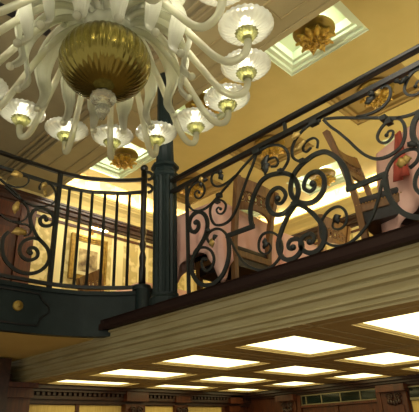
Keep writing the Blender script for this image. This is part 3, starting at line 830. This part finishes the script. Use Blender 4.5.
for k in range(NA):
    m, tip = ribbon(RIB, A0+2*PI*(k+.5)/NA, .056, .45 if k % 2 else -.3)
    o = cpart(m, 'ribbon_leaf', glass_leaf)
    cpart(MB().ball(tip+Vector((0,0,-.012)), .02, 7), 'bead', glass, o)
for k in range(8):
    m, tip = ribbon(RIB2, A0+2*PI*k/8, .036, .6)
    o = cpart(m, 'ribbon_leaf', glass_leaf)
    cpart(MB().ball(tip+Vector((0,0,-.01)), .016, 7), 'bead', glass, o)

# ------------------------------------------------------------------ dining chairs
def make_chair(name, label, w1, w2):
    t = thing(name, label, 'chair', group='fret backed dining chairs on the gallery')
    H = 1.04
    # local: seat towards +y, back at y=0
    def stile(s):
        pts = crom([(s*.215,.04,0),(s*.215,.03,.25),(s*.22,.02,.47),(s*.23,-.03,.75),(s*.258,-.10,H)],5)
        return MB().bar(pts, .045, .042, (0,1,0))
    for s in (-1,1): stile(s).build('back_post', w1, t)
    for s in (-1,1): MB().bar([(s*.205,.44,0),(s*.21,.44,.42)], .045, .045, (0,1,0), scale=lambda u:.7+.3*u).build('front_leg', w1, t)
    # crest rail: gently dished
    def yat(z): return -.03-.07*(z-.75)/.31 if z > .75 else .02-.05*(z-.47)/.28
    def slab(z0, z1, hw0, hw1, dip0, dip1, th):
        m = MB(); n = 13; vs = []
        for i in range(n):
            u = -1+2*i/(n-1)
            za = z0+dip0*(u*u-1)*-1; zb = z1+dip1*(u*u)
            ya, yb = yat(za)-.05*(1-u*u), yat(zb)-.05*(1-u*u)
            vs += [(u*hw0,ya,za),(u*hw1,yb,zb),(u*hw1,yb+th,zb),(u*hw0,ya+th,za)]
        fs = []
        for i in range(n-1):
            for q in range(4): fs.append((4*i+q,4*i+(q+1)%4,4*i+4+(q+1)%4,4*i+4+q))
        fs += [(0,1,2,3),tuple(4*(n-1)+q for q in (3,2,1,0))]
        return m.add(vs, fs)
    slab(.925,1.02,.245,.255,0,.02,.026).build('crest_rail', w1, t)
    slab(.755,.835,.232,.24,.035,0,.024).build('lower_back_rail', w1, t)
    m = MB()                                                   # fretwork band of rings between the rails
    for k in range(6):
        cx_ = (k-2.5)*.072
        for rr,sx in ((.046,.78),(.024,.9)):
            pts = []
            for q in range(17):
                a = 2*PI*q/16; u = (cx_+rr*sx*math.cos(a))/.24; z = .88+rr*math.sin(a)
                pts.append((cx_+rr*sx*math.cos(a), yat(z)-.05*(1-u*u)+.012, z))
            m.tube(pts, .0085, 5)
    m.build('fretwork', w2, t)
    m = MB()
    m.box((-.235,.0,.365),(.235,.47,.425)); sr = m.build('seat_rail', w1, t, bevel=.006)
    MB().box((-.235,.02,.425),(.235,.485,.475)).build('seat_cushion', leather, t, bevel=.018)
    MB().box((-.225,.01,.29),(.225,.46,.364)).build('seat_underside', leather, t)  # dark box that deepens the underside below the seat rail
    m = MB()
    for k in range(22):
        u = -.225+.45*k/21
        for p in ((u,.472,.42),): m.ball(p, .006, 4)
        m.ball((-.237,.02+.44*k/21,.42), .006, 4); m.ball((.237,.02+.44*k/21,.42), .006, 4)
    m.build('nailheads', nail, sr)
    for s in (-1,1): MB().bar([(s*.212,.03,.17),(s*.207,.44,.17)], .022, .03, (0,0,1)).build('stretcher', w1, t)
    MB().bar([(-.21,.24,.17),(.21,.24,.17)], .022, .03, (0,0,1)).build('stretcher', w1, t)
    return t
c0 = make_chair('dining_chair', 'walnut fret back chair right of the column, in front of the left pink table', chair_wood, chair_wood)
c0.location = (3.05,2.46,FL)
def chair_at(x, y, rz, label):
    c = copy_tree(c0); c.location = (x,y,FL); c.rotation_euler = (0,0,rz); c['label'] = label; return c
c1 = chair_at(3.06,1.43,PI+R(8),'walnut chair with nailhead seat beside the pink clothed table at the right edge')
c2 = chair_at(4.30,2.46,0,'walnut fret back chair low behind the heart scroll, at the middle pink table')
c3 = chair_at(3.42,5.45,-PI/2,'dark chair back peeping over the curved balcony by the painting')

# ------------------------------------------------------------------ tables with cloths
def table(cx_, cy_, rz, half_, label_t, label_c, top=1.73, seed=1, drop=.34, corner=.34, hy=None):
    hy = hy or half_
    t = thing('dining_table', label_t, 'table', (cx_,cy_,FL), rz, 'square pedestal tables on the gallery')
    h = top-FL-.008
    MB().box((-half_,-hy,h-.03),(half_,hy,h)).build('tabletop', chair_dark, t, bevel=.005)
    MB().lathe([(0,.03),(.04,.03),(.05,.1),(.035,.3),(.045,h-.12),(.09,h-.03),(0,h-.03)], n=16).build('pedestal', chair_dark, t)
    for k in range(4):
        a = PI/4+k*PI/2
        MB().bar([(.03*math.cos(a),.03*math.sin(a),.07),(.2*math.cos(a),.2*math.sin(a),.045),(.32*math.cos(a),.32*math.sin(a),.02)], .05, .04, (0,0,1)).build('foot', chair_dark, t)
    rnd = random.Random(seed)
    n = 96; rows = 9; vs = [(0,0,0)]; fs = []
    hs = half_+.008; ht = hy+.008
    per = []
    for i in range(n):
        s = i/n*4; e = int(s); f = s-e
        base = [(-hs+2*hs*f,-ht),(hs,-ht+2*ht*f),(hs-2*hs*f,ht),(-hs,ht-2*ht*f)][e]
        nrm = [(0,-1),(1,0),(0,1),(-1,0)][e]
        c = abs(f-.5)*2
        k = c**6
        nd = Vector((*nrm,0))
        if k > .01:
            sgn = 1 if f > .5 else -1
            nb = [(0,-1),(1,0),(0,1),(-1,0)][(e+sgn) % 4]
            nd = (nd+Vector((*nb,0))*k*1.0).normalized()
        per.append((base, nd, drop+corner*c**3, c))
    for r in range(rows+1):
        u = r/rows
        for i,(b,nd,dr,c) in enumerate(per):
            wv = .018*math.sin(i*2*PI/n*20+seed)*u + .012*rnd.uniform(-.3,.3)*u
            off = .012*min(1,u*4)+.05*u*c**4+wv
            z = -dr*u if r else 0
            vs.append((b[0]+nd.x*off, b[1]+nd.y*off, z+(.0 if r else .004)))
    for i in range(n): fs.append((0,1+i,1+(i+1)%n))
    for r in range(rows):
        for i in range(n):
            j = (i+1) % n
            fs.append((1+r*n+i,1+(r+1)*n+i,1+(r+1)*n+j,1+r*n+j))
    o = MB().add(vs, fs, True).build('tablecloth', pink)
    o.location = (cx_,cy_,top); o.rotation_euler = (0,0,rz)
    sm = o.modifiers.new('thickness','SOLIDIFY'); sm.thickness = .004; sm.offset = 1
    tag(o, label_c, 'tablecloth', 'pink tablecloths on the gallery')
    return t, o
def tab_from_corner(c, a, side):     # corner nearest the viewer, direction of one edge
    e1 = Vector((math.cos(a),math.sin(a))); e2 = Vector((-e1.y,e1.x))
    m = Vector(c)+(e1+e2)*side/2
    return m.x, m.y
table(3.04, 2.78, R(4), .37, 'square table under a pink cloth between the column and the fret back chair', 'pink cloth over the table just right of the column', 1.75, 1, .40, .34, hy=.25)
x,y = tab_from_corner((2.61,.51), R(-27), .80)
table(x, y, R(-27), .40, 'square table under a pink cloth at the right edge behind the railing', 'pink cloth hanging from the table at the right edge', 1.73, 2, .52, .2)
table(4.05, 2.98, 0, .42, 'square table under a pink cloth seen low behind the heart scroll', 'pink cloth of the table seen low behind the heart scroll', 1.72, 3)
table(3.95, 5.03, 0, .38, 'square table under a pink cloth behind the curved railing', 'pink cloth just showing over the curved balcony left of the column', 1.72, 4)
# red napkin folded over the edge of the right hand table
m = MB(); vs = []
for i in range(7):
    for j in range(7):
        u,v = i/6-.5, j/6
        vs.append((u*.05*(1+1.2*v), -.03-.02*math.sin(3*PI*u)*v-.05*v, .012-.34*v))
m.add(vs, [(i*7+j,i*7+j+1,(i+1)*7+j+1,(i+1)*7+j) for i in range(6) for j in range(6)], True)
o = m.build('napkin', red_linen); o.location = (2.86,1.0,1.735); o.rotation_euler = (0,0,R(-117))
sm = o.modifiers.new('thickness','SOLIDIFY'); sm.thickness = .012
tag(o, 'red napkin hanging over the pink cloth at the right edge', 'napkin')
